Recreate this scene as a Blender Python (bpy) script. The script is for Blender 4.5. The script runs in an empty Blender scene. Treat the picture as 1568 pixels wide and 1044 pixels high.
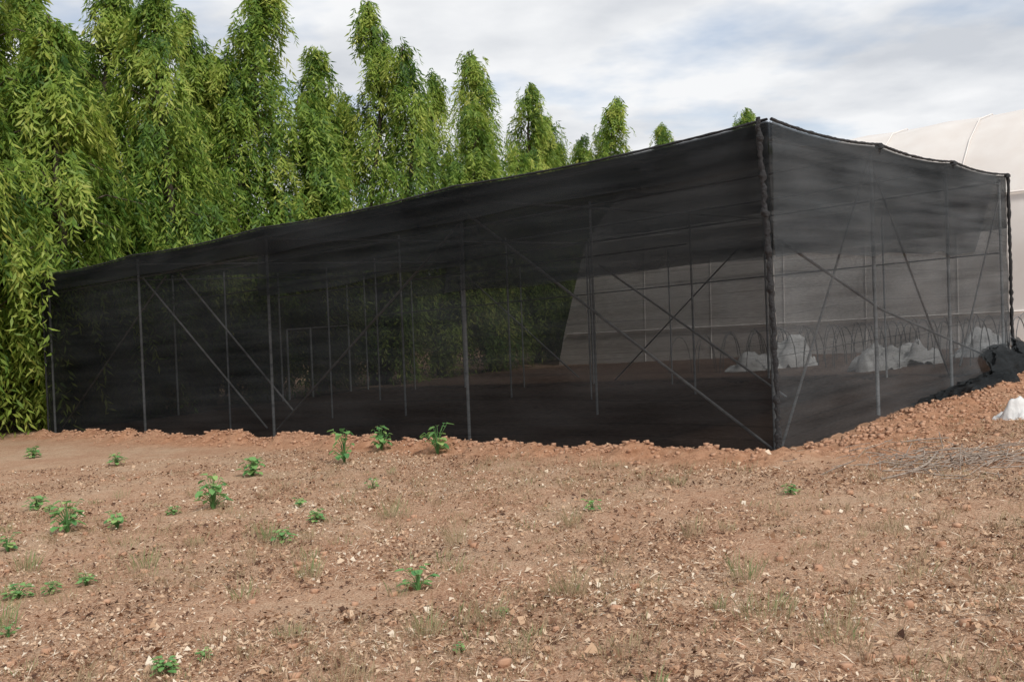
import bpy, math, numpy as np
from mathutils import Matrix, Vector
R = np.random.RandomState(7)
sc = bpy.context.scene
COL = sc.collection

# ---------------------------------------------------------------- helpers
LAT = R.rand(256, 256)
def vn(x, y):
    x = np.asarray(x, float); y = np.asarray(y, float)
    xi = np.floor(x).astype(int); yi = np.floor(y).astype(int)
    fx = x - xi; fy = y - yi
    fx = fx*fx*(3-2*fx); fy = fy*fy*(3-2*fy)
    a = LAT[xi & 255, yi & 255]; b = LAT[(xi+1) & 255, yi & 255]
    c = LAT[xi & 255, (yi+1) & 255]; d = LAT[(xi+1) & 255, (yi+1) & 255]
    return (a*(1-fx)+b*fx)*(1-fy)+(c*(1-fx)+d*fx)*fy
def fbm(x, y, o=4):
    s = 0; a = .5; t = 0
    for i in range(o):
        s = s + a*vn(x*2**i+17.3*i, y*2**i+5.1*i); t += a; a *= .5
    return s/t - .5

def build(name, V, Q, mats, mi=None, tint=None, uv=None, smooth=False, parent=None, link=True):
    V = np.asarray(V, np.float32).reshape(-1, 3); Q = np.asarray(Q, np.int32).reshape(-1, 4)
    me = bpy.data.meshes.new(name)
    me.vertices.add(len(V)); me.vertices.foreach_set("co", V.ravel())
    me.loops.add(len(Q)*4); me.loops.foreach_set("vertex_index", Q.ravel())
    me.polygons.add(len(Q)); me.polygons.foreach_set("loop_start", np.arange(0, len(Q)*4, 4, dtype=np.int32))
    for m in mats: me.materials.append(m)
    if mi is not None: me.polygons.foreach_set("material_index", np.asarray(mi, np.int32))
    me.update(calc_edges=True)
    if smooth: me.polygons.foreach_set("use_smooth", np.ones(len(Q), bool))
    if tint is not None:
        for k, arr in (tint.items() if isinstance(tint, dict) else [("tint", tint)]):
            at = me.attributes.new(k, 'FLOAT', 'POINT'); at.data.foreach_set("value", np.asarray(arr, np.float32))
    if uv is not None:
        ul = me.uv_layers.new(name="UVMap"); ul.data.foreach_set("uv", np.asarray(uv, np.float32)[Q.ravel()].ravel())
    if not link: return me
    ob = bpy.data.objects.new(name, me); COL.objects.link(ob)
    if parent: ob.parent = parent
    return ob

def empty(name):
    e = bpy.data.objects.new(name, None); COL.objects.link(e); e.empty_display_size = .3
    return e

class G:
    def __init__(s): s.V = []; s.Q = []; s.M = []; s.T = []; s.n = 0
    def add(s, V, Q, m=0, t=0.5):
        V = np.asarray(V, float).reshape(-1, 3); Q = np.asarray(Q, int).reshape(-1, 4)
        s.V.append(V); s.Q.append(Q+s.n); s.n += len(V); s.M.append(np.full(len(Q), m))
        s.T.append(np.full(len(V), t) if np.isscalar(t) else np.asarray(t))
    def tube(s, P, r, k=6, m=0, t=.5, rough=0):
        P = np.asarray(P, float); n = len(P); r = np.broadcast_to(np.asarray(r, float), (n,)).copy()
        D = np.gradient(P, axis=0); D /= np.linalg.norm(D, axis=1)[:, None]+1e-9
        up = np.array([0, 0, 1.]) if abs(D.mean(0)[2]) < .8 else np.array([1., 0, 0])
        A = np.cross(D, up); A /= np.linalg.norm(A, axis=1)[:, None]+1e-9; B = np.cross(D, A)
        th = np.arange(k)/k*2*np.pi
        rr = r[:, None]*(1+rough*(R.rand(n, k)-.5)*2)
        V = P[:, None]+rr[..., None]*(A[:, None]*np.cos(th)[None, :, None]+B[:, None]*np.sin(th)[None, :, None])
        q = []
        for i in range(n-1):
            for j in range(k):
                j2 = (j+1) % k; q.append((i*k+j, i*k+j2, (i+1)*k+j2, (i+1)*k+j))
        if k == 6:
            for b in (0, (n-1)*k): q.append((b, b+1, b+2, b+3)); q.append((b, b+3, b+4, b+5))
        s.add(V.reshape(-1, 3), q, m, t)
    def obj(s, name, mats, **k):
        return build(name, np.vstack(s.V), np.vstack(s.Q), mats, np.concatenate(s.M), np.concatenate(s.T), **k)

def mat(name):
    m = bpy.data.materials.new(name); m.use_nodes = True; m.node_tree.nodes.clear()
    nt = m.node_tree; out = nt.nodes.new('ShaderNodeOutputMaterial')
    def N(t, **kw):
        n = nt.nodes.new('ShaderNode'+t)
        for k, v in kw.items():
            if k.startswith('i_'): n.inputs[k[2:].replace('_', ' ')].default_value = v
            else: setattr(n, k, v)
        return n
    return m, nt, N, nt.links.new, out
def ramp(N, stops):
    r = N('ValToRGB'); e = r.color_ramp.elements
    while len(e) < len(stops): e.new(.5)
    for i, (p, c) in enumerate(stops):
        e[i].position = p; e[i].color = (*c, 1)
    return r
def simple(name, c1, c2, scale=6, rough=.7, metal=0, bump=.2, trans=0):
    m, nt, N, L, out = mat(name)
    tc = N('TexCoord'); no = N('TexNoise', i_Scale=scale, i_Detail=6.); L(tc.outputs['Object'], no.inputs['Vector'])
    r = ramp(N, [(.3, c1), (.7, c2)]); L(no.outputs[0], r.inputs[0])
    p = N('BsdfPrincipled', i_Roughness=rough, i_Metallic=metal); L(r.outputs[0], p.inputs['Base Color'])
    b = N('Bump', i_Strength=bump, i_Distance=.03); L(no.outputs[0], b.inputs['Height']); L(b.outputs[0], p.inputs['Normal'])
    if trans:
        t = N('BsdfTranslucent'); L(r.outputs[0], t.inputs['Color']); mx = N('MixShader'); mx.inputs[0].default_value = trans
        L(p.outputs[0], mx.inputs[1]); L(t.outputs[0], mx.inputs[2]); L(mx.outputs[0], out.inputs[0])
    else: L(p.outputs[0], out.inputs[0])
    return m

# ---------------------------------------------------------------- materials
def leaf_mat(name, stops, trans=.35, rough=.5):
    m, nt, N, L, out = mat(name)
    a = N('Attribute', attribute_name='tint'); r = ramp(N, stops); L(a.outputs['Fac'], r.inputs[0])
    p = N('BsdfPrincipled', i_Roughness=rough); L(r.outputs[0], p.inputs['Base Color'])
    p.inputs['Specular IOR Level'].default_value = .3
    t = N('BsdfTranslucent'); L(r.outputs[0], t.inputs['Color'])
    mx = N('MixShader'); mx.inputs[0].default_value = trans
    L(p.outputs[0], mx.inputs[1]); L(t.outputs[0], mx.inputs[2]); L(mx.outputs[0], out.inputs[0])
    return m
M_leaf = leaf_mat('ashoka_foliage', [(0, (.045, .11, .024)), (.33, (.14, .25, .04)), (.62, (.32, .43, .075)), (1, (.55, .58, .14))], .45)
M_weed = leaf_mat('weed_leaf', [(0, (.10, .26, .09)), (.5, (.21, .42, .14)), (1, (.40, .56, .2))], .35)
M_dry = leaf_mat('dry_litter', [(0, (.085, .042, .026)), (.25, (.28, .15, .088)), (.5, (.50, .32, .20)), (.75, (.63, .47, .33)), (1, (.74, .64, .51))], .1, .8)
M_grass = leaf_mat('sparse_grass', [(0, (.26, .165, .10)), (.45, (.45, .35, .22)), (.7, (.30, .29, .15)), (1, (.18, .28, .10))], .2, .7)
M_bark = simple('bark', (.06, .045, .035), (.13, .1, .075), 12, .9)
M_steel = simple('galvanised_pipe', (.44, .45, .46), (.62, .63, .64), 20, .6, .1, .05)
M_hem = simple('bunched_black_net', (.010, .010, .011), (.03, .03, .033), 40, .85, 0, .8)
M_white = simple('white_plastic', (.72, .71, .70), (.85, .85, .84), 8, .5, 0, .5, .2)
M_wire = simple('wire', (.1, .1, .1), (.2, .2, .2), 20, .6)
M_poly = simple('greenhouse_film', (.80, .74, .69), (.88, .84, .80), 1.2, .45, 0, .15, .2)
M_rib = simple('greenhouse_rib', (.70, .65, .62), (.78, .74, .70), 1.2, .6, 0, .1)
M_twig = simple('dry_wood', (.2, .15, .12), (.4, .33, .27), 30, .9)

def net_mat(name, T, amp=.10, alb=.022, streak=7.):
    m, nt, N, L, out = mat(name)
    tc = N('TexCoord')
    def noise(sx, sy, det, off=0.):
        mp = N('Mapping'); mp.inputs['Scale'].default_value = (sx, sy, 1); mp.inputs['Location'].default_value = (off, off, 0); L(tc.outputs['UV'], mp.inputs[0])
        n = N('TexNoise', i_Scale=1., i_Detail=det); L(mp.outputs[0], n.inputs['Vector']); return n.outputs[0]
    n1 = noise(.4, streak, 3.); n2 = noise(9, 90., 1.); n3 = noise(.45, .9, 2.); n4 = noise(.10, 3.2, 1., 7.)
    def sub(a, k):
        s = N('Math', operation='MULTIPLY_ADD'); L(a, s.inputs[0]); s.inputs[1].default_value = k; s.inputs[2].default_value = -k*.5; return s.outputs[0]
    def addn(a, b):
        s = N('Math', operation='ADD'); L(a, s.inputs[0])
        if isinstance(b, float): s.inputs[1].default_value = b
        else: L(b, s.inputs[1])
        return s.outputs[0]
    # creases: thin, nearly level fold lines where the cloth is doubled
    sb = N('Math', operation='SUBTRACT'); L(n4, sb.inputs[0]); sb.inputs[1].default_value = .5
    ab = N('Math', operation='ABSOLUTE'); L(sb.outputs[0], ab.inputs[0])
    mr = N('MapRange'); L(ab.outputs[0], mr.inputs[0]); mr.inputs[1].default_value = 0; mr.inputs[2].default_value = .016; mr.inputs[3].default_value = -amp*.9; mr.inputs[4].default_value = 0
    v = addn(addn(addn(sub(n1, amp*1.3), sub(n2, amp*1.6)), addn(sub(n3, amp*1.5), float(T))), mr.outputs[0])
    c = N('Clamp'); L(v, c.inputs[0]); c.inputs['Min'].default_value = .02; c.inputs['Max'].default_value = .9
    mixn = addn(sub(n1, 1.2), addn(sub(n2, .7), addn(sub(n3, 1.3), .5)))
    d = N('BsdfDiffuse'); rr = ramp(N, [(.1, (alb*.40, alb*.45, alb*.49)), (.9, (alb*1.6, alb*1.74, alb*1.86))]); L(mixn, rr.inputs[0]); L(rr.outputs[0], d.inputs[0])
    t = N('BsdfTransparent'); mx = N('MixShader'); L(c.outputs[0], mx.inputs[0]); L(d.outputs[0], mx.inputs[1]); L(t.outputs[0], mx.inputs[2])
    L(mx.outputs[0], out.inputs[0]); return m
M_netA = net_mat('shade_net_long_side', .27, .10, .022)
M_netB = net_mat('shade_net_short_side_lit', .37, .15, .058)  # same black net; paler colour carries the stronger light on this wall
M_over = net_mat('shade_net_overlay', .42, .13, .026)
M_skirt = net_mat('shade_net_skirt', .14, .06, .026)
M_overB = net_mat('shade_net_overlay_short_lit', .33, .14, .06)  # overlay also painted paler for the light falling on the short side
M_netC = net_mat('shade_net_back', .50)
M_roof = net_mat('shade_net_roof', .09, .03)

# ground material
m, nt, N, L, out = mat('dry_soil'); M_soil = m
tc = N('TexCoord')
def nz(s, d=6.): 
    n = N('TexNoise', i_Scale=s, i_Detail=d); n.inputs['Roughness'].default_value = .65; L(tc.outputs['Object'], n.inputs['Vector']); return n.outputs[0]
a1 = nz(.9); a2 = nz(9.); a3 = nz(60., 4.)
r1 = ramp(N, [(.38, (.44, .20, .115)), (.5, (.52, .30, .19)), (.62, (.60, .42, .29))]); L(a1, r1.inputs[0])
r2 = ramp(N, [(.3, (.28, .14, .08)), (.5, (.51, .315, .20)), (.72, (.65, .49, .355))]); L(a2, r2.inputs[0])
r4 = ramp(N, [(.40, (.16, .085, .055)), (.5, (.50, .33, .22)), (.62, (.72, .57, .42))]); L(a3, r4.inputs[0])
mx = N('MixRGB'); mx.inputs[0].default_value = .42; L(r1.outputs[0], mx.inputs[1]); L(r2.outputs[0], mx.inputs[2])
mxb = N('MixRGB'); mxb.inputs[0].default_value = .42; L(mx.outputs[0], mxb.inputs[1]); L(r4.outputs[0], mxb.inputs[2])
at = N('Attribute', attribute_name='berm')
r3 = ramp(N, [(.3, (.32, .155, .085)), (.6, (.51, .275, .165)), (.8, (.59, .36, .24))]); L(a2, r3.inputs[0])
mx2 = N('MixRGB'); L(at.outputs['Fac'], mx2.inputs[0]); L(mxb.outputs[0], mx2.inputs[1]); L(r3.outputs[0], mx2.inputs[2])
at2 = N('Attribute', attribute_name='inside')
mx3 = N('MixRGB'); L(at2.outputs['Fac'], mx3.inputs[0]); L(mx2.outputs[0], mx3.inputs[1]); mx3.inputs[2].default_value = (.19, .12, .088, 1)  # dark brown stands in for net-house shade, put into the soil colour
p = N('BsdfPrincipled', i_Roughness=.95); p.inputs['Specular IOR Level'].default_value = .1
L(mx3.outputs[0], p.inputs['Base Color'])
ad = N('Math', operation='ADD'); L(a2, ad.inputs[0]); L(a3, ad.inputs[1])
b = N('Bump', i_Strength=.9, i_Distance=.03); L(ad.outputs[0], b.inputs['Height']); L(b.outputs[0], p.inputs['Normal']); L(p.outputs[0], out.inputs[0])

# ---------------------------------------------------------------- plan of the plot
Cc = np.array([2.97, 10.88]); VA = np.array([-13.97, 11.92]); VB = np.array([6.46, 7.42])
LA = np.linalg.norm(VA); LB = np.linalg.norm(VB); uA = VA/LA; uB = VB/LB
def base(x):
    x = np.asarray(x, float)
    return .0431*(np.where(np.abs(x) < 12, x, np.sign(x)*(12+6*np.tanh((np.abs(x)-12)/6))) - 2.97)
def local(x, y):
    dx = np.asarray(x)-Cc[0]; dy = np.asarray(y)-Cc[1]
    det = uA[0]*uB[1]-uA[1]*uB[0]
    a = (dx*uB[1]-dy*uB[0])/det; b_ = (uA[0]*dy-uA[1]*dx)/det
    return a, b_
def ground_all(x, y):
    x = np.asarray(x, float); y = np.asarray(y, float)
    a, b_ = local(x, y)
    inside = (a > 0) & (a < LA) & (b_ > 0) & (b_ < LB)
    def bump(d, c, w): return np.exp(-((d-c)/w)**2)
    inA = 1/(1+np.exp(-(a+.3)*6)) * 1/(1+np.exp((a-LA-.5)*4))
    inB = 1/(1+np.exp(-(b_+.3)*6)) * 1/(1+np.exp((b_-LB-1)*3))
    hA = bump(b_, -.34, .26)*inA*(.03+.20*vn(a*2.3, b_*2+9)**1.3)
    hB = bump(a, -.5, .36)*inB*(-.02+.15*vn(b_*1.3+40, a*2))
    berm = np.clip(bump(b_, -.4, .55)*inA + bump(a, -.7, 1.0)*inB, 0, 1)
    clod = berm*(np.maximum(fbm(x*5, y*5, 3), -.05)*.15 + np.maximum(fbm(x*14+3, y*14, 2), 0)*.08)
    z = base(x) + hA + hB + clod + fbm(x*.5, y*.5, 3)*.04*np.where(inside, .4, 1) + fbm(x*3, y*3, 4)*.035 + fbm(x*11, y*11, 3)*.026
    z = z + np.where(inside, .05*np.sin(a*4.2)*(b_ > .6), 0)
    berm = np.clip(berm*1.2+0*z, 0, 1)*(.5+vn(x*2, y*2)*.7)
    soil_shade = (a > -6) & (a < LA+1) & (b_ > 0) & (b_ < LB+9) & ~((a < 0) & (b_ < LB+.5))  # zone where shade is painted as darker soil, extended past the back wall
    return z, np.clip(berm, 0, 1), soil_shade*1.0
def gz(x, y): return ground_all(x, y)[0]

def axis(segs): return np.concatenate([np.arange(a, b_, st) for a, b_, st in segs])
def far(a, b_, n): return np.geomspace(a, b_, n)
xs = np.concatenate([-far(13, 700, 26)[::-1], axis([(-12.8, -7, .12), (-7, 7.5, .045), (7.5, 12, .12)]), far(12.2, 700, 26)])
ys = np.concatenate([-far(4, 300, 12)[::-1], axis([(-3, 3.6, .3), (3.6, 13, .045), (13, 24, .1), (24, 34, .4)]), far(34, 900, 30)])
X, Y = np.meshgrid(xs, ys); Z, Bm, Ins = ground_all(X, Y)
nx, ny = len(xs), len(ys)
idx = np.arange(nx*ny).reshape(ny, nx)
Q = np.stack([idx[:-1, :-1], idx[:-1, 1:], idx[1:, 1:], idx[1:, :-1]], -1).reshape(-1, 4)
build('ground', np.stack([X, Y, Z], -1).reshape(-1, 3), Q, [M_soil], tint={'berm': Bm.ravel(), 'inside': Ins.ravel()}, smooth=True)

# ---------------------------------------------------------------- litter
def frame_rand(n, tilt=.6):
    th = R.rand(n)*2*np.pi
    d = np.stack([np.cos(th), np.sin(th), (R.rand(n)-.5)*tilt], 1); d /= np.linalg.norm(d, axis=1)[:, None]
    w = np.stack([-np.sin(th), np.cos(th), (R.rand(n)-.5)*tilt*1.4], 1); w /= np.linalg.norm(w, axis=1)[:, None]
    return d, w
def scatter(n, y0, y1, k=.62, pw=1.0):
    y = y0+(y1-y0)*R.rand(n)**pw; x = (R.rand(n)*2-1)*(k*y+1.2)
    return x, y
NC = 260000
x, y = scatter(NC, 3.4, 15.5, pw=1.25)
dens = fbm(x*1.1+50, y*1.1, 4)+.5
a, b_ = local(x, y)
keep = (R.rand(NC) < np.clip(dens*2.8-.65, .08, 1)) & ~((a > -.35) & (b_ > -.2)) & ~((b_ > -.8) & (a > -1) & (R.rand(NC) < .75)) & ~((a > -1.5) & (b_ > 0) & (R.rand(NC) < .7))
x = x[keep]; y = y[keep]; n = len(x)
straw = R.rand(n) < .36; big = R.rand(n) < .05
d, w = frame_rand(n, 1.4)
Ls = (.005+.018*R.rand(n)**2.0)*np.where(big, 1.8, 1); Ls = np.where(straw, .012+.05*R.rand(n)**1.6, Ls)[:, None]
asp = np.where(straw, .03+.04*R.rand(n), .3+.6*R.rand(n)); Ws = Ls*asp[:, None]
z = gz(x, y)+.003+R.rand(n)*.022
P = np.stack([x, y, z], 1); up = np.array([0, 0, 1.])*Ls*(R.rand(n)*.9*np.where(straw, .2, 1))[:, None]
V = np.stack([P-d*Ls, P-w*Ws+up, P+d*Ls*(.6+.6*R.rand(n))[:, None], P+w*Ws*(.6+.6*R.rand(n))[:, None]+up*.4], 1)
t = np.clip(R.normal(.43, .29, n)+.7*fbm(x*1.5, y*1.5+8, 3)+np.where(straw, .06, 0), 0, 1)
build('leaf_litter', V.reshape(-1, 3), np.arange(n*4).reshape(-1, 4), [M_dry], tint=np.repeat(t, 4))

# soil clods
NS = 3000
x, y = scatter(NS, 3.6, 14, pw=1.1)
nb = 8000
ta = R.rand(nb)*LA*1.0; off = -.1-np.abs(R.normal(0, .3, nb)); xa = Cc[0]+uA[0]*ta+uB[0]*off; ya = Cc[1]+uA[1]*ta+uB[1]*off
tb = R.rand(nb)*LB*1.1; off = -.15-np.abs(R.normal(0, .8, nb)); xb = Cc[0]+uB[0]*tb+uA[0]*off; yb = Cc[1]+uB[1]*tb+uA[1]*off
x = np.concatenate([x, xa, xb]); y = np.concatenate([y, ya, yb]); a, b_ = local(x, y)
k = ~((a > -.05) & (b_ > -.05)); x = x[k]; y = y[k]; n = len(x)
cube = np.array([[-1, -1, -1], [1, -1, -1], [1, 1, -1], [-1, 1, -1], [-1, -1, 1], [1, -1, 1], [1, 1, 1], [-1, 1, 1]], float)*.6
cq = np.array([[0, 3, 2, 1], [4, 5, 6, 7], [0, 1, 5, 4], [1, 2, 6, 5], [2, 3, 7, 6], [3, 0, 4, 7]])
s = .005+.040*R.rand(n)**7
V = (cube[None]*(1+(R.rand(n, 8, 3)-.5)*.9))*s[:, None, None]; th = R.rand(n)*6.28
c_, s_ = np.cos(th)[:, None], np.sin(th)[:, None]
V = np.stack([V[..., 0]*c_-V[..., 1]*s_, V[..., 0]*s_+V[..., 1]*c_, V[..., 2]*.8], -1)+np.stack([x, y, gz(x, y)+s*.2], 1)[:, None]
M_clod = simple('soil_clod', (.38, .20, .12), (.54, .33, .215), 9, .95)
build('soil_clods', V.reshape(-1, 3), (cq[None]+np.arange(n)[:, None, None]*8).reshape(-1, 4), [M_clod], smooth=True)

# grass / stubble
def tufts(cx, cy, h, nbl, tint, spread, g):
    for X0, Y0, H, nb, tt, sp in zip(cx, cy, h, nbl, tint, spread):
        nb = int(nb); th = R.rand(nb)*6.28; rr = sp*R.rand(nb)**.7
        bx = X0+rr*np.cos(th); by = Y0+rr*np.sin(th); bz = gz(bx, by)-.005
        ln = H*(.5+.7*R.rand(nb)); le = .5*R.rand(nb)+.15; th2 = th+R.normal(0, .8, nb)
        tip = np.stack([bx+np.cos(th2)*le*ln, by+np.sin(th2)*le*ln, bz+ln], 1); B = np.stack([bx, by, bz], 1)
        mid = (B+tip)/2+np.stack([0*ln, 0*ln, ln*.12], 1)
        wv = np.stack([-np.sin(th2+1), np.cos(th2+1), 0*th], 1)*(.0015+.0018*R.rand(nb))[:, None]
        V = np.stack([B, mid+wv, tip, mid-wv], 1)
        g.add(V.reshape(-1, 3), np.arange(nb*4).reshape(-1, 4), 0, np.repeat(np.clip(tt+R.normal(0, .15, nb), 0, 1), 4))
g = G()
n = 5500; x, y = scatter(n, 3.8, 13.5, pw=1.1); a, b_ = local(x, y)
k = (~((a > -.8) & (b_ > -.9))) & (fbm(x*.8+9, y*.8+4, 3) > -.05); x = x[k]; y = y[k]; n = len(x)
tufts(x, y, .02+.10*R.rand(n)**2.2, 5+R.rand(n)*14, .12+.42*R.rand(n), .03+.10*R.rand(n), g)
n = 110; x, y = scatter(n, 4.2, 12); a, b_ = local(x, y); k = (~((a > -1) & (b_ > -1))) & (x < 1.5+.8*R.rand(n)); x = x[k]; y = y[k]; n = len(x)
tufts(x, y, .06+.09*R.rand(n), 16+R.rand(n)*26, .4+.4*R.rand(n), .05+.08*R.rand(n), g)
gx = [-2.2, -1.55, -3.0, -.55, .42, -.2, 1.3, .3, -1.2, -4.1, -3.4, 1.41, -.5]; gy = [8.4, 7.0, 7.7, 5.4, 8.0, 5.6, 7.2, 6.0, 9.0, 8.0, 6.3, 6.03, 7.6]
tufts(gx, gy, [.19]*13, [70]*13, [.75, .7, .7, .6, .45, .45, .4, .4, .7, .75, .8, .7, .45], [.09]*13, g)
tufts([1.35, 1.6, .5, -.9], [5.3, 4.9, 4.9, 4.75], [.12, .12, .1, .12], [140, 120, 100, 90], [.65, .5, .4, .4], [.2, .16, .2, .15], g)
g.obj('dry_grass', [M_grass])

# ---------------------------------------------------------------- broadleaf weeds
def weed_mesh(seed, H, nl, ls):
    g = G()
    for i in range(nl):
        th = R.rand()*6.28; hh = H*(.2+.8*R.rand()); rr = H*.55*R.rand()**.6
        tip = np.array([rr*math.cos(th), rr*math.sin(th), hh])
        mid = np.array([tip[0]*.3, tip[1]*.3, hh*.6])
        g.tube([(0, 0, -.02), mid, tip], [.004, .003, .002], 4, 0, .3)
        s = ls*(.4+.75*R.rand()); o = np.array([math.cos(th), math.sin(th), -.6+.6*R.rand()]); o /= np.linalg.norm(o)
        w = np.cross(o, [0, 0, 1]); w /= np.linalg.norm(w); up = np.cross(w, o)
        t = np.clip(R.normal(.5, .3), 0, 1)
        pts = [tip-o*.1*s, tip+w*s*.5+o*.15*s+up*.12*s, tip+w*s*.42+o*.7*s+up*.1*s, tip+o*1.1*s, tip-w*s*.42+o*.7*s+up*.1*s, tip-w*s*.5+o*.15*s+up*.12*s]
        g.add(pts, [(0, 1, 2, 3), (0, 3, 4, 5)], 0, t)
    return build('weed_leaves', np.vstack(g.V), np.vstack(g.Q), [M_weed], tint=np.concatenate(g.T), link=False)
WM = [weed_mesh(i, .22, 24+7*i, .068) for i in range(5)]
W = [(-2.37, 13.3, 1.6, 1.35), (-1.98, 14.2, 1.3, 1.2), (-1.09, 13.4, 1.7, 1.1), (-3.5, 12.75, 1.3, .9), (-3.26, 10.3, 1.4, 1.2), (-1.62, 10.75, .7, .8), (-4.55, 9.7, 1.3, 1.1), (-4.04, 9.7, 1., .8),
     (-1.9, 9.1, .7, .8), (-2.04, 8.3, .8, .7), (-.69, 6.42, 1.0, .7), (-3.72, 7.12, .75, .7), (-3.5, 7.15, .6, .8), (-1.93, 5.15, .55, .8), (-1.78, 5.35, .35, .8), (.66, 8.6, .7, .7), (2.43, 8.6, .6, .7),
     (-4.73, 8.9, .9, .8), (-5.64, 11.3, 1., .8), (-3.33, 7.37, .6, .7), (-.35, 5.13, .35, .6), (-.12, 5.75, .35, .5), (-2.25, 9.95, .6, .7), (-8.8, 17.6, 1.2, .8), (-6.3, 15.2, 1.1, .8), (-3.28, 6.13, .5, .7),
     (-3.65, 10.2, .6, .7), (-5.35, 11.0, .6, .7)]
for i, (x, y, s, sz) in enumerate(W):
    o = bpy.data.objects.new('weed_plant', WM[i*3 % 5]); COL.objects.link(o); o.location = (x, y, float(gz(x, y))); o.scale = (s*.85, s*.85, s*sz); o.rotation_euler = (0, 0, i*1.7)

# ---------------------------------------------------------------- shade net house
NH = empty('shade_net_house')
H = 3.77
def PA(t, z=0, out=0, b=0.):
    p = Cc+VA*t+VB*b-uB*out; return np.array([p[0], p[1], .0431*(p[0]-2.97)+z])
def sag(t, knots, amt):
    t = np.asarray(t); o = np.zeros_like(t, dtype=float)
    for a, b_ in zip(knots[:-1], knots[1:]):
        k = (t >= a) & (t <= b_); u = (t-a)/(b_-a); o = np.where(k, amt*4*u*(1-u), o)
    return o
KA = [0, .2655, .525, .769, 1.0]; KB = [0, 1/3, 2/3, 1.0]
def panel(name, org, vec, length, outv, mat_, t0, t1, zlo, zhi, knots, off=0., nu=160, nv=30, t0top=None, t1top=None, wr=.04, flare=None, hole=None):
    U = np.linspace(0, 1, nu)[None, :]; Vv = np.linspace(0, 1, nv)[:, None]
    ta = t0+((t0top if t0top is not None else t0)-t0)*Vv; tb = t1+((t1top if t1top is not None else t1)-t1)*Vv
    T = ta+(tb-ta)*U
    zl = zlo(T) if callable(zlo) else zlo+0*T; zh = zhi(T) if callable(zhi) else zhi+0*T
    Zr = zl+(zh-zl)*Vv
    px = org[0]+vec[0]*T; py = org[1]+vec[1]*T
    ln = T*length
    o = off+wr*np.maximum(fbm(ln*.7, Zr*2.8, 3)*2, -.6) + sag(T, knots, 1.0)*.07*np.sin(np.clip(Zr/H, 0, 1)*math.pi)
    if flare: o = o+flare(T, Zr)
    px = px+outv[0]*o; py = py+outv[1]*o
    zz = .0431*(px-2.97)+Zr
    V = np.stack([px, py, zz], -1).reshape(-1, 3); uvv = np.stack([ln+0*Zr, Zr], -1).reshape(-1, 2)
    ix = np.arange(nu*nv).reshape(nv, nu)
    q = np.stack([ix[:-1, :-1], ix[:-1, 1:], ix[1:, 1:], ix[1:, :-1]], -1)
    if hole is not None:
        tc_ = (T[:-1, :-1]+T[1:, 1:])/2; zc = (Zr[:-1, :-1]+Zr[1:, 1:])/2
        k = ~((tc_ > hole[0]) & (tc_ < hole[1]) & (zc < hole[2])); q = q[k]
    return build(name, V, q.reshape(-1, 4), [mat_], uv=uvv, smooth=True, parent=NH)
topA = lambda T: H-.02-sag(T, KA, .06)-np.clip((T-.97)/.03, 0, 1)*.22
topB = lambda T: H-.02-sag(T, KB, .06)
panel('net_long_side', Cc, VA, LA, -uB, M_netA, 0, 1, -.25, topA, KA)
panel('net_long_side_upper_overlay', Cc, VA, LA, -uB, M_over, 0, .28, lambda T: 2.25+.08*vn(T*20, 0*T)-.05, topA, KA, off=.035, nv=12, nu=60, t1top=.262)
panel('net_long_side_top_strip', Cc, VA, LA, -uB, M_over, 0, 1, lambda T: H-.56+.12*T+.06*vn(T*16, 3+0*T), topA, KA, off=.07, nv=6)
panel('net_long_side_seam', Cc, VA, LA, -uB, M_over, .255, .53, lambda T: 2.55+.08*vn(T*12, 5+0*T), topA, KA, off=.05, nv=10, nu=60)
flB = lambda T, Zr: np.clip(T-.4, 0, 1)*1.2*np.clip(.8-Zr, 0, 1)**1.3*(.5+vn(T*16, Zr*2))
panel('net_short_side', Cc, VB, LB, -uA, M_netB, 0, 1, -.25, topB, KB, flare=flB)
panel('net_short_side_upper_overlay', Cc, VB, LB, -uA, M_overB, 0, .753, lambda T: 2.22+.09*vn(T*14, 0*T), topB, KB, off=.035, nv=14, t1top=.92)
skirt_lo = lambda T: -.15+0*T
skirt_hi = lambda T: .10+.5*np.clip((T-.42)*2.4, 0, 1)*(.35+1.1*vn(T*17, 2+0*T))
for k_ in range(3):
    flS = (lambda kk: lambda T, Zr: np.clip(T-.36, 0, 1)*1.3*np.clip(.8-Zr, 0, 1)*(.45+.9*vn(T*22+kk*9, Zr*3+kk))+.10*fbm(T*60+kk*5, Zr*6, 2)*2)(k_)
    panel('net_skirt_fold', Cc, VB, LB, -uA, M_skirt, .42+.03*k_, 1.0, skirt_lo, skirt_hi, KB, off=.06+.06*k_, nu=220, nv=12, flare=flS)
panel('net_back_long_side', Cc+VB, VA, LA, uB, M_netC, 0, 1, -.1, topA, KA, nu=80)
panel('net_back_upper_overlay', Cc+VB, VA, LA, uB, M_over, 0, 1, 2.75, topA, KA, off=.035, nu=80, nv=6)
panel('net_far_end', Cc+VA, VB, LB, uA, M_netC, 0, 1, -.1, topB, KB, nu=80, hole=(.69, .775, 2.05))
U, Vv = np.meshgrid(np.linspace(0, 1, 60), np.linspace(0, 1, 30))
px = Cc[0]+VA[0]*U+VB[0]*Vv; py = Cc[1]+VA[1]*U+VB[1]*Vv
pz = .0431*(px-2.97)+H-.03-sag(U, KA, .06)-sag(Vv, KB, .06)
ix = np.arange(1800).reshape(30, 60)
build('net_roof', np.stack([px, py, pz], -1).reshape(-1, 3), np.stack([ix[:-1, :-1], ix[:-1, 1:], ix[1:, 1:], ix[1:, :-1]], -1).reshape(-1, 4), [M_roof], uv=np.stack([U*LA, Vv*LB], -1).reshape(-1, 2), parent=NH, smooth=True)
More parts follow.
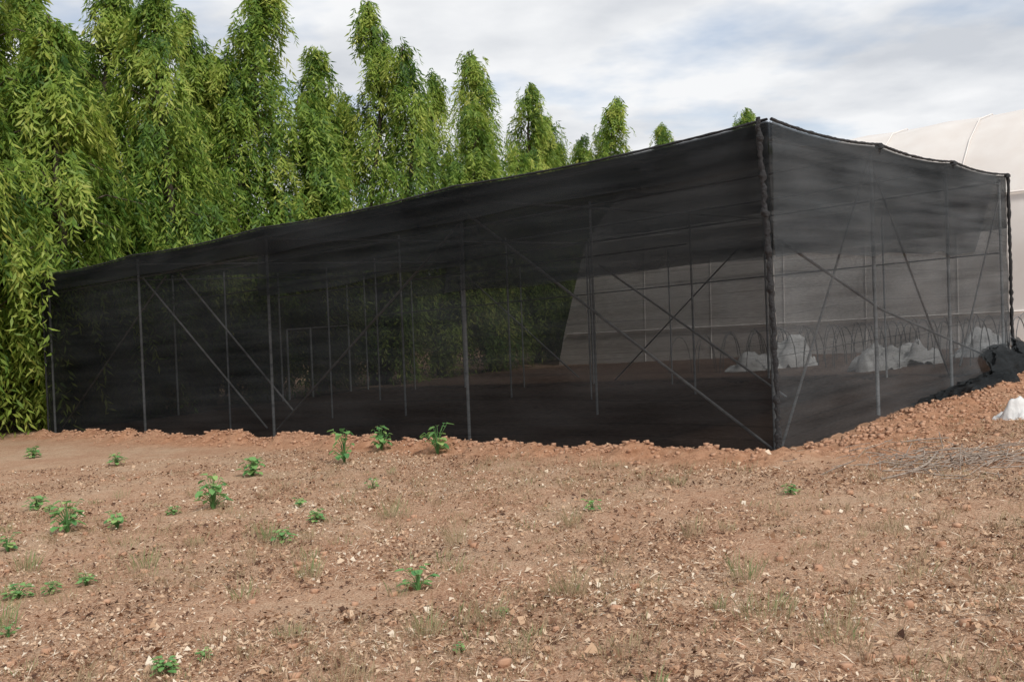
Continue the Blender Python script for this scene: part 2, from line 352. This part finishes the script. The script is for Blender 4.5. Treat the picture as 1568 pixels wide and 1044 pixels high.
# frame
g = G(); ea, eb = .005, .010
def P(t, b_, z): return PA(min(max(t, ea), 1-ea), z, 0, min(max(b_, eb), 1-eb))
for i, t in enumerate(KA):
    for j, b_ in enumerate(KB):
        g.tube([P(t, b_, -.2), P(t, b_, 1.8), P(t, b_, H-.08)], .026 if (i in (0, 4) or j in (0, 3)) else .022)
for t, b_ in [(.125, 1), (.4, 1), (.65, 1), (.88, 1), (.65, .33), (.40, .66), (.69, .12)]:
    g.tube([P(t, b_, -.2), P(t, b_, H-.5)], .018)
zz = H-.14
for b_ in KB: g.tube([P(0, b_, zz), P(.5, b_, zz-.03), P(1, b_, zz)], .02)
for t in KA: g.tube([P(t, 0, zz-.05), P(t, 1, zz-.05)], .02)
g.tube([P(0, 1, 2.3), P(1, 1, 2.3)], .016)
for b_ in (1/3, 2/3): g.tube([P(.27, b_, 3.0), P(1, b_, 3.0)], .018)
g.tube([P(.53, 0, 3.3), P(1, 0, 3.3)], .018)
for b_ in (.69, .775, .92): g.tube([P(1, b_, -.1), P(1, b_, 2.07 if b_ < .9 else 3.3)], .03)
g.tube([P(1, .69, 2.07), P(1, .92, 2.07)], .026)
br = [((.2655, .01, 3.45), (.004, .01, .02)), ((.2655, .015, 3.3), (.53, .015, .1)), ((.72, .02, 3.25), (.985, .02, .15)), ((.765, .015, 3.3), (.54, .015, .2)), ((.69, .02, 3.25), (.50, .02, .5)),
      ((.26, .34, 2.6), (.08, .34, .3)),
      ((.006, .33, 3.6), (.006, .03, .05)), ((.006, .02, 2.5), (.006, .36, 1.5)), ((.006, .36, 1.5), (.006, .95, .3)), ((.006, .34, 3.5), (.006, .66, .3)), ((.006, .99, 3.3), (.006, .72, .4)),
      ((.3, .994, 3.0), (.49, .994, .1)), ((.76, .994, 3.2), (.55, .994, .2))]
for A_, B_ in br: g.tube([P(*A_), P(*B_)], .018)
g.obj('pipe_frame', [M_steel], parent=NH, smooth=True)
g = G()
tt = np.linspace(0, 1, 240)
g.tube([PA(t, H-float(sag(t, KA, .06))-max(0, (t-.97)/.03)*.22, .03) for t in tt], .016, 6, rough=.25)
g.tube([PA(0, H-float(sag(t, KB, .06)), 0, t)+np.array([-uA[0]*.03, -uA[1]*.03, 0]) for t in tt], .016+.005*np.repeat(R.rand(60), 4), 6, rough=.2)
zc = np.linspace(-.1, H+.02, 120); lean = (zc/H)
cp = [(Cc[0]-.02-.12*max(0, l)+.03*math.sin(l*3.1)+.006*R.randn(), Cc[1]-.05, z_) for l, z_ in zip(lean, zc)]
rk = .022+.012*np.repeat(R.rand(60), 2)+.014*np.exp(-((zc % .42)-.2)**2/.002)
g.tube(cp, rk, 8, rough=.25)
for b_ in (1/3, 2/3, 1): 
    p0 = PA(0, H-.06, 0, b_)+np.array([-uA[0]*.03, -uA[1]*.03, 0]); g.tube([p0, p0+np.array([0, 0, .04]), p0+np.array([0, 0, .075])], [.05, .055, .03], 6, rough=.3)
g.tube([PA(0, z_, 0, 1.0)+np.array([.03, -.03, 0]) for z_ in np.linspace(-.1, H, 60)], .024+.012*R.rand(60), 6, rough=.3)
g.tube([PA(1, z_, .02, 0) for z_ in np.linspace(-.1, H-.22, 50)], .02, 6, rough=.4)
g.obj('bunched_net_edges', [M_hem], parent=NH, smooth=True)
g = G()
for zz in (1.1, 2.9):
    g.tube([PA(0, zz, 0, t)+np.array([uA[0]*.05, uA[1]*.05, 0]) for t in np.linspace(0, 1, 20)], .004, 4)
g.obj('support_wires', [M_wire], parent=NH)

# ---------------------------------------------------------------- big plastic greenhouse
GH = empty('white_plastic_greenhouse')
g0 = np.array([1.7, 36.5]); gd = np.array([.76, -.65]); gd /= np.linalg.norm(gd); gn = np.array([-gd[1], gd[0]])
gb = .1
prof = [(0, -.3), (.05, 1.0), (.1, 2.5), (.2, 4.2), (.32, 4.4), (.9, 5.25), (1.7, 6.1), (2.8, 6.85), (4.2, 7.2), (5.6, 6.85), (6.7, 6.1), (7.5, 5.25), (8.1, 4.4), (8.2, 4.2), (8.3, 2.5), (8.4, -.3)]
prof = np.array(prof); ns = 61; S = np.linspace(0, 26, ns)
def gp(s, o, z): return np.array([g0[0]+gd[0]*s+gn[0]*o, g0[1]+gd[1]*s+gn[1]*o, gb+z+.025*s*.76])
V = np.array([[gp(s+(1.5*max(0, z)/4.8 if s < .1 else 0), o, z-(.05*abs(math.sin(s*math.pi/2.6)) if 4.3 < z < 7.3 else 0)) for (o, z) in prof] for s in S])
V[1:4] = V[0][None]+(V[4]-V[0])[None]*np.array([.25, .5, .75])[:, None, None]
npf = len(prof); ix = np.arange(ns*npf).reshape(ns, npf)
Q = np.stack([ix[:-1, :-1], ix[:-1, 1:], ix[1:, 1:], ix[1:, :-1]], -1).reshape(-1, 4)
build('film_cover', V.reshape(-1, 3), Q, [M_poly], parent=GH, smooth=False)
ev = []
for k_ in range(npf//2): ev += [V[0][k_], V[0][npf-1-k_]]
build('film_end_wall', np.array(ev), [(2*i, 2*i+1, 2*i+3, 2*i+2) for i in range(npf//2-1)], [M_poly], parent=GH)
g = G()
for s in np.arange(3.9, 26, 2.6):
    g.tube([gp(s, o-.008 if o < 4.2 else o+.008, z+.0) for o, z in prof], .018)
g.tube([gp(2, .15, 4.25), gp(26, .15, 4.25)], .03); g.tube([gp(.5, .0, 1.0), gp(26, .0, 1.0)], .025)
g.obj('hoop_ribs', [M_rib], parent=GH)

# ---------------------------------------------------------------- low hoops, sheets, sack, twigs
g = G()
for row in range(4):
    for k_ in range(13):
        c = np.array([5.0, 26.5])+gd*(k_*.75+row*.2)+gn*(row*1.05-.8)
        w = gn*.45 if row % 2 else gn*.42+gd*.1
        zc = float(base(c[0]))
        g.tube([(*(c+w*math.cos(a_)), zc+1.0*math.sin(a_)) for a_ in np.linspace(0, math.pi, 11)], .012, 4)
g.obj('low_tunnel_hoops', [M_wire])
def pile(name, x, y, sx, sy, h, ns_=36):
    U, Vv = np.meshgrid(np.linspace(-1, 1, ns_), np.linspace(-1, 1, ns_))
    rr = np.sqrt(U**2+Vv**2)*(1+.5*fbm(U*1.5+x, Vv*1.5+y, 2)); hh = np.clip(1-rr**2, 0, 1)**.7*(.25+1.1*vn(U*2.6+x*3, Vv*2.6+y)) + .35*np.abs(fbm(U*5+x, Vv*5, 3))
    Xx = x+U*sx*(1+.4*fbm(U*2, Vv*2+x, 2)); Yy = y+Vv*sy; Zz = base(Xx)-.12+h*hh+.02
    ix = np.arange(ns_*ns_).reshape(ns_, ns_)
    build(name, np.stack([Xx, Yy, Zz], -1).reshape(-1, 3), np.stack([ix[:-1, :-1], ix[:-1, 1:], ix[1:, 1:], ix[1:, :-1]], -1).reshape(-1, 4), [M_white])
for a_ in [(6.2, 25.2, .8, .5, .5), (7.3, 25.4, .7, .5, .8), (8.35, 22.2, .6, .5, .65), (9.25, 22.5, .7, .45, .75), (11.5, 23.6, .7, .5, .8)]:
    pile('plastic_sheet_pile', *a_)
pile('white_plastic_sack', 6.45, 12.25, .38, .28, .34)
pile('white_plastic_sack', -7.4, 29.2, .5, .3, .3)
g = G()
for i in range(240):
    cx, cy = 4.35+R.normal(0, .5), 9.4+R.normal(0, .5); th = R.normal(.5, .7); l = .1+.35*R.rand()
    z0 = float(gz(cx, cy))+.01+.06*R.rand(); d_ = np.array([math.cos(th), math.sin(th)*.8, R.normal(0, .18)])*l
    p0 = np.array([cx, cy, z0]); g.tube([p0-d_*.5, p0+np.array([0, 0, .02*R.rand()]), p0+d_*.5+np.array([0, 0, .02])], .0035+.003*R.rand(), 4)
p0 = np.array([3.3, 8.75, float(gz(3.3, 8.75))+.03])
g.tube([p0, p0+[.3, .15, .02], p0+[.6, .4, .06], p0+[.85, .75, .12]], [.008, .011, .012, .007], 6)
g.obj('dry_twig_pile', [M_twig], parent=None)

# ---------------------------------------------------------------- trees
def tree_mesh(seed, spires, nb_, nsp, K, zlow=.8, leafL=.23):
    global R
    R = np.random.RandomState(seed)
    g = G()
    for (sx, sy, h, rad) in spires:
        zz = np.linspace(0, h*.97, 9)
        tr = np.stack([sx*np.clip(zz/h*2.2, 0, 1)+.2*np.sin(zz*.9+sx), sy*np.clip(zz/h*2.2, 0, 1)+.2*np.cos(zz*.7), zz-.2], 1)
        g.tube(tr, .13*(1-zz/h*.9)*(rad/1.3)+.012, 8, 1)
        nbo = int(nb_*h*rad/16)
        u = (np.arange(nbo)+R.rand(nbo))/nbo; z0 = zlow+(h-.15-zlow)*u
        th = np.arange(nbo)*2.4+R.normal(0, .5, nbo)
        pr = np.interp(u, [0, .1, .3, .5, .7, .85, .94, 1], [.85, 1, 1.0, .84, .58, .36, .2, .02])
        rb = rad*pr*(.40+.9*R.rand(nbo)**.8)
        bx = np.interp(z0, zz, tr[:, 0]); by = np.interp(z0, zz, tr[:, 1])
        for i in range(nbo):
            o = np.array([math.cos(th[i]), math.sin(th[i]), 0]); c = np.array([bx[i], by[i], z0[i]])
            g.tube([c-[0, 0, .25], c+o*rb[i]*.55+[0, 0, .12], c+o*rb[i]+[0, 0, -.1]], [.03, .018, .008], 4, 1)
        n = nbo*nsp
        bi = np.repeat(np.arange(nbo), nsp); fr = R.rand(n)**.6
        ths = th[bi]+R.normal(0, .26, n)*np.minimum(1, .6/np.maximum(rb[bi], .15))+R.normal(0, .10, n)
        o = np.stack([np.cos(ths), np.sin(ths), 0*ths], 1)
        cl = .14+.14*pr[bi]
        c = np.stack([bx[bi], by[bi], z0[bi]+.25*pr[bi]+.0], 1)+o*(rb[bi]*fr)[:, None]+R.normal(0, 1, (n, 3))*cl[:, None]*[.8, .8, .9]
        s = np.linspace(.03, 1, K)[None, :, None]
        Lp = ((.35+.8*R.rand(n))*(.45+.55*pr[bi])*(1+.5*(R.rand(nbo) > .65))[bi])[:, None, None]
        sw = R.normal(0, .15, (n, 1, 3))
        pos = c[:, None]+o[:, None]*Lp*.38*np.sin(s*1.7)+np.array([0, 0, -1.])*Lp*(s**1.4)+sw*s*Lp
        side = np.cross(o, [0, 0, 1.])[:, None]*np.where(np.arange(K) % 2, 1, -1)[None, :, None]
        dr = side*(.3+.6*R.rand(n, K, 1))+o[:, None]*(.1+.5*R.rand(n, K, 1))+np.array([0, 0, -1.])*(.5+.7*R.rand(n, K, 1))+R.normal(0, .3, (n, K, 3))
        dr /= np.linalg.norm(dr, axis=2)[..., None]
        w = np.cross(dr, o[:, None]+[0, 0, .5]+R.normal(0, .6, (n, K, 3))); w /= np.linalg.norm(w, axis=2)[..., None]+1e-6
        ll = leafL*(.55+.6*R.rand(n, K, 1)); ww = ll*.12
        nrm = np.cross(dr, w)
        V = np.stack([pos, pos+dr*ll*.4+w*ww, pos+dr*ll-nrm*ll*.12, pos+dr*ll*.45-w*ww], 2).reshape(-1, 3)
        tn = (.48+.12*(fr-.6)+R.normal(0, .15, nbo)[bi])[:, None]+R.normal(0, .10, (n, 1))+.25*(np.linspace(-.5, .5, K)[None])+R.normal(0, .1, (n, K))
        tn = tn+(R.rand(n, 1) > .95)*.3
        g.add(V, np.arange(n*K*4).reshape(-1, 4), 0, np.repeat(np.clip(tn, 0, 1).ravel(), 4))
    return build('ashoka_crown_%d' % seed, np.vstack(g.V), np.vstack(g.Q), [M_leaf, M_bark], np.concatenate(g.M), np.concatenate(g.T), link=False)
TM = [tree_mesh(11, [(0, 0, 12.0, 1.7), (1.3, .3, 9.8, 1.3), (-1.2, -.3, 8.6, 1.35)], 56, 26, 13),
      tree_mesh(12, [(0, 0, 11.8, 1.5), (1.1, -.6, 10.4, 1.1), (-1.1, .5, 9.0, 1.25)], 56, 26, 13),
      tree_mesh(13, [(0, 0, 12.0, 1.55), (-1.0, -.5, 8.8, 1.35)], 56, 26, 13),
      tree_mesh(14, [(0, 0, 12.3, 2.1), (1.9, .2, 11.0, 1.8), (-1.8, -.6, 11.8, 1.9), (.3, -1.8, 9.2, 1.8)], 50, 26, 14, zlow=.4, leafL=.25),
      tree_mesh(15, [(0, 0, 11.5, 1.35), (.8, .5, 10.2, .95)], 56, 26, 13)]
trees = [(-14.9, 20.6, 3, 1.12, 0), (-12.9, 24.6, 3, 1.15, 1.2), (-10.9, 27.0, 3, 1.02, 2.4), (-9.2, 28.8, 1, 1.02, .5), (-7.6, 30.0, 0, 1.1, 3.0), (-6.2, 31.8, 4, 1.0, 1.), (-4.55, 32.8, 1, 1.11, 0),
         (-2.5, 35.2, 2, .92, 2.), (-.9, 37.2, 0, 1.03, 4.4), (1.2, 40.2, 1, .99, 1.5), (2.1, 43.4, 4, .97, .3), (5.2, 46.6, 0, 1.02, 2.2), (8.1, 50, 4, 1.0, 5), (12.7, 51.5, 1, 1.04, 1), (3.4, 45, 2, .85, 4),
         (-16.5, 26, 3, 1.05, 3), (-10.6, 33, 0, .88, 2), (-6.8, 36, 1, .75, 3)]
for x, y, k_, s, rz in trees:
    o = bpy.data.objects.new('weeping_ashoka_tree', TM[k_]); COL.objects.link(o)
    o.location = (x, y, float(base(x))-.05); o.scale = (s*(1+.08*math.sin(x*3)), s*(1+.08*math.sin(x*3)), s); o.rotation_euler = (.02*math.sin(x*5), .025*math.cos(x*7), rz)
R = np.random.RandomState(5)
n = 40000; x = (R.rand(n)*2-1)*130; y = 85+R.rand(n)*20
hh = 2.5+3.0*vn(x*.12+50, 0*x)+1.5*vn(x*.5, 0*x+4)
P0 = np.stack([x, y, base(x)+hh*R.rand(n)**.8], 1); d_, w_ = frame_rand(n, 2.0); sz = (.25+.35*R.rand(n))[:, None]
V = np.stack([P0-d_*sz, P0-w_*sz*.6, P0+d_*sz, P0+w_*sz*.6+[0, 0, .2]], 1)
build('distant_scrub', V.reshape(-1, 3), np.arange(n*4).reshape(-1, 4), [M_leaf], tint=np.repeat(np.clip(R.normal(.3, .15, n), 0, 1), 4))

# ---------------------------------------------------------------- light
sd = np.array([.42, -.66, .86]); sd = sd/np.linalg.norm(sd)
li = bpy.data.lights.new('sun', 'SUN'); li.energy = 2.8; li.angle = math.radians(8); li.color = (1, .965, .90)
so = bpy.data.objects.new('sun', li); COL.objects.link(so); so.rotation_euler = Vector(sd).to_track_quat('Z', 'Y').to_euler()
wd = bpy.data.worlds.new("World"); sc.world = wd; wd.use_nodes = True; nt = wd.node_tree; nt.nodes.clear()
def N(t, **kw):
    n = nt.nodes.new('ShaderNode'+t)
    for k, v in kw.items():
        if k.startswith('i_'): n.inputs[k[2:].replace('_', ' ')].default_value = v
        else: setattr(n, k, v)
    return n
L = nt.links.new
out = N('OutputWorld'); sky = N('TexSky'); sky.sky_type = 'NISHITA'; sky.sun_disc = False
sky.sun_elevation = math.asin(sd[2]); sky.sun_rotation = math.atan2(sd[0], sd[1])
bg1 = N('Background', i_Strength=.14); L(sky.outputs[0], bg1.inputs[0])
tc = N('TexCoord'); sp = N('SeparateXYZ'); L(tc.outputs['Generated'], sp.inputs[0])
za = N('Math', operation='MAXIMUM'); L(sp.outputs[2], za.inputs[0]); za.inputs[1].default_value = 0
zb = N('Math', operation='ADD'); L(za.outputs[0], zb.inputs[0]); zb.inputs[1].default_value = .13
dx = N('Math', operation='DIVIDE'); L(sp.outputs[0], dx.inputs[0]); L(zb.outputs[0], dx.inputs[1])
dy = N('Math', operation='DIVIDE'); L(sp.outputs[1], dy.inputs[0]); L(zb.outputs[0], dy.inputs[1])
cb = N('CombineXYZ'); L(dx.outputs[0], cb.inputs[0]); L(dy.outputs[0], cb.inputs[1])
n1 = N('TexNoise', i_Scale=.8, i_Detail=6.); n1.inputs['Roughness'].default_value = .55; L(cb.outputs[0], n1.inputs['Vector'])
mp = N('Mapping'); mp.inputs['Location'].default_value = (7.3, 2.1, 3.); L(cb.outputs[0], mp.inputs[0])
n2 = N('TexNoise', i_Scale=1.5, i_Detail=6.); L(mp.outputs[0], n2.inputs['Vector'])
mask = N('ValToRGB'); e = mask.color_ramp.elements; e[0].position = .36; e[0].color = (.3, .3, .3, 1); e[1].position = .47; e[1].color = (1, 1, 1, 1); L(n1.outputs[0], mask.inputs[0])
cc = N('ValToRGB'); e = cc.color_ramp.elements; e[0].position = .36; e[0].color = (.62, .65, .70, 1); e[1].position = .58; e[1].color = (.93, .94, .955, 1); L(n2.outputs[0], cc.inputs[0])
bg2 = N('Background', i_Strength=1.); L(cc.outputs[0], bg2.inputs[0])
mx = N('MixShader'); L(mask.outputs[0], mx.inputs[0]); L(bg1.outputs[0], mx.inputs[1]); L(bg2.outputs[0], mx.inputs[2]); L(mx.outputs[0], out.inputs[0])

# ---------------------------------------------------------------- camera
cam = bpy.data.cameras.new('camera'); cam.sensor_width = 36; cam.lens = 33.98; cam.clip_end = 3000; cam.clip_start = .05
co = bpy.data.objects.new('camera', cam); COL.objects.link(co); sc.camera = co
co.matrix_world = Matrix.Translation((0, 0, 1.6)) @ Matrix.Rotation(math.radians(90-1.05), 4, 'X') @ Matrix.Rotation(math.radians(-2.2), 4, 'Z')
sc.view_settings.view_transform = 'Standard'; sc.view_settings.look = 'None'; sc.view_settings.exposure = 0
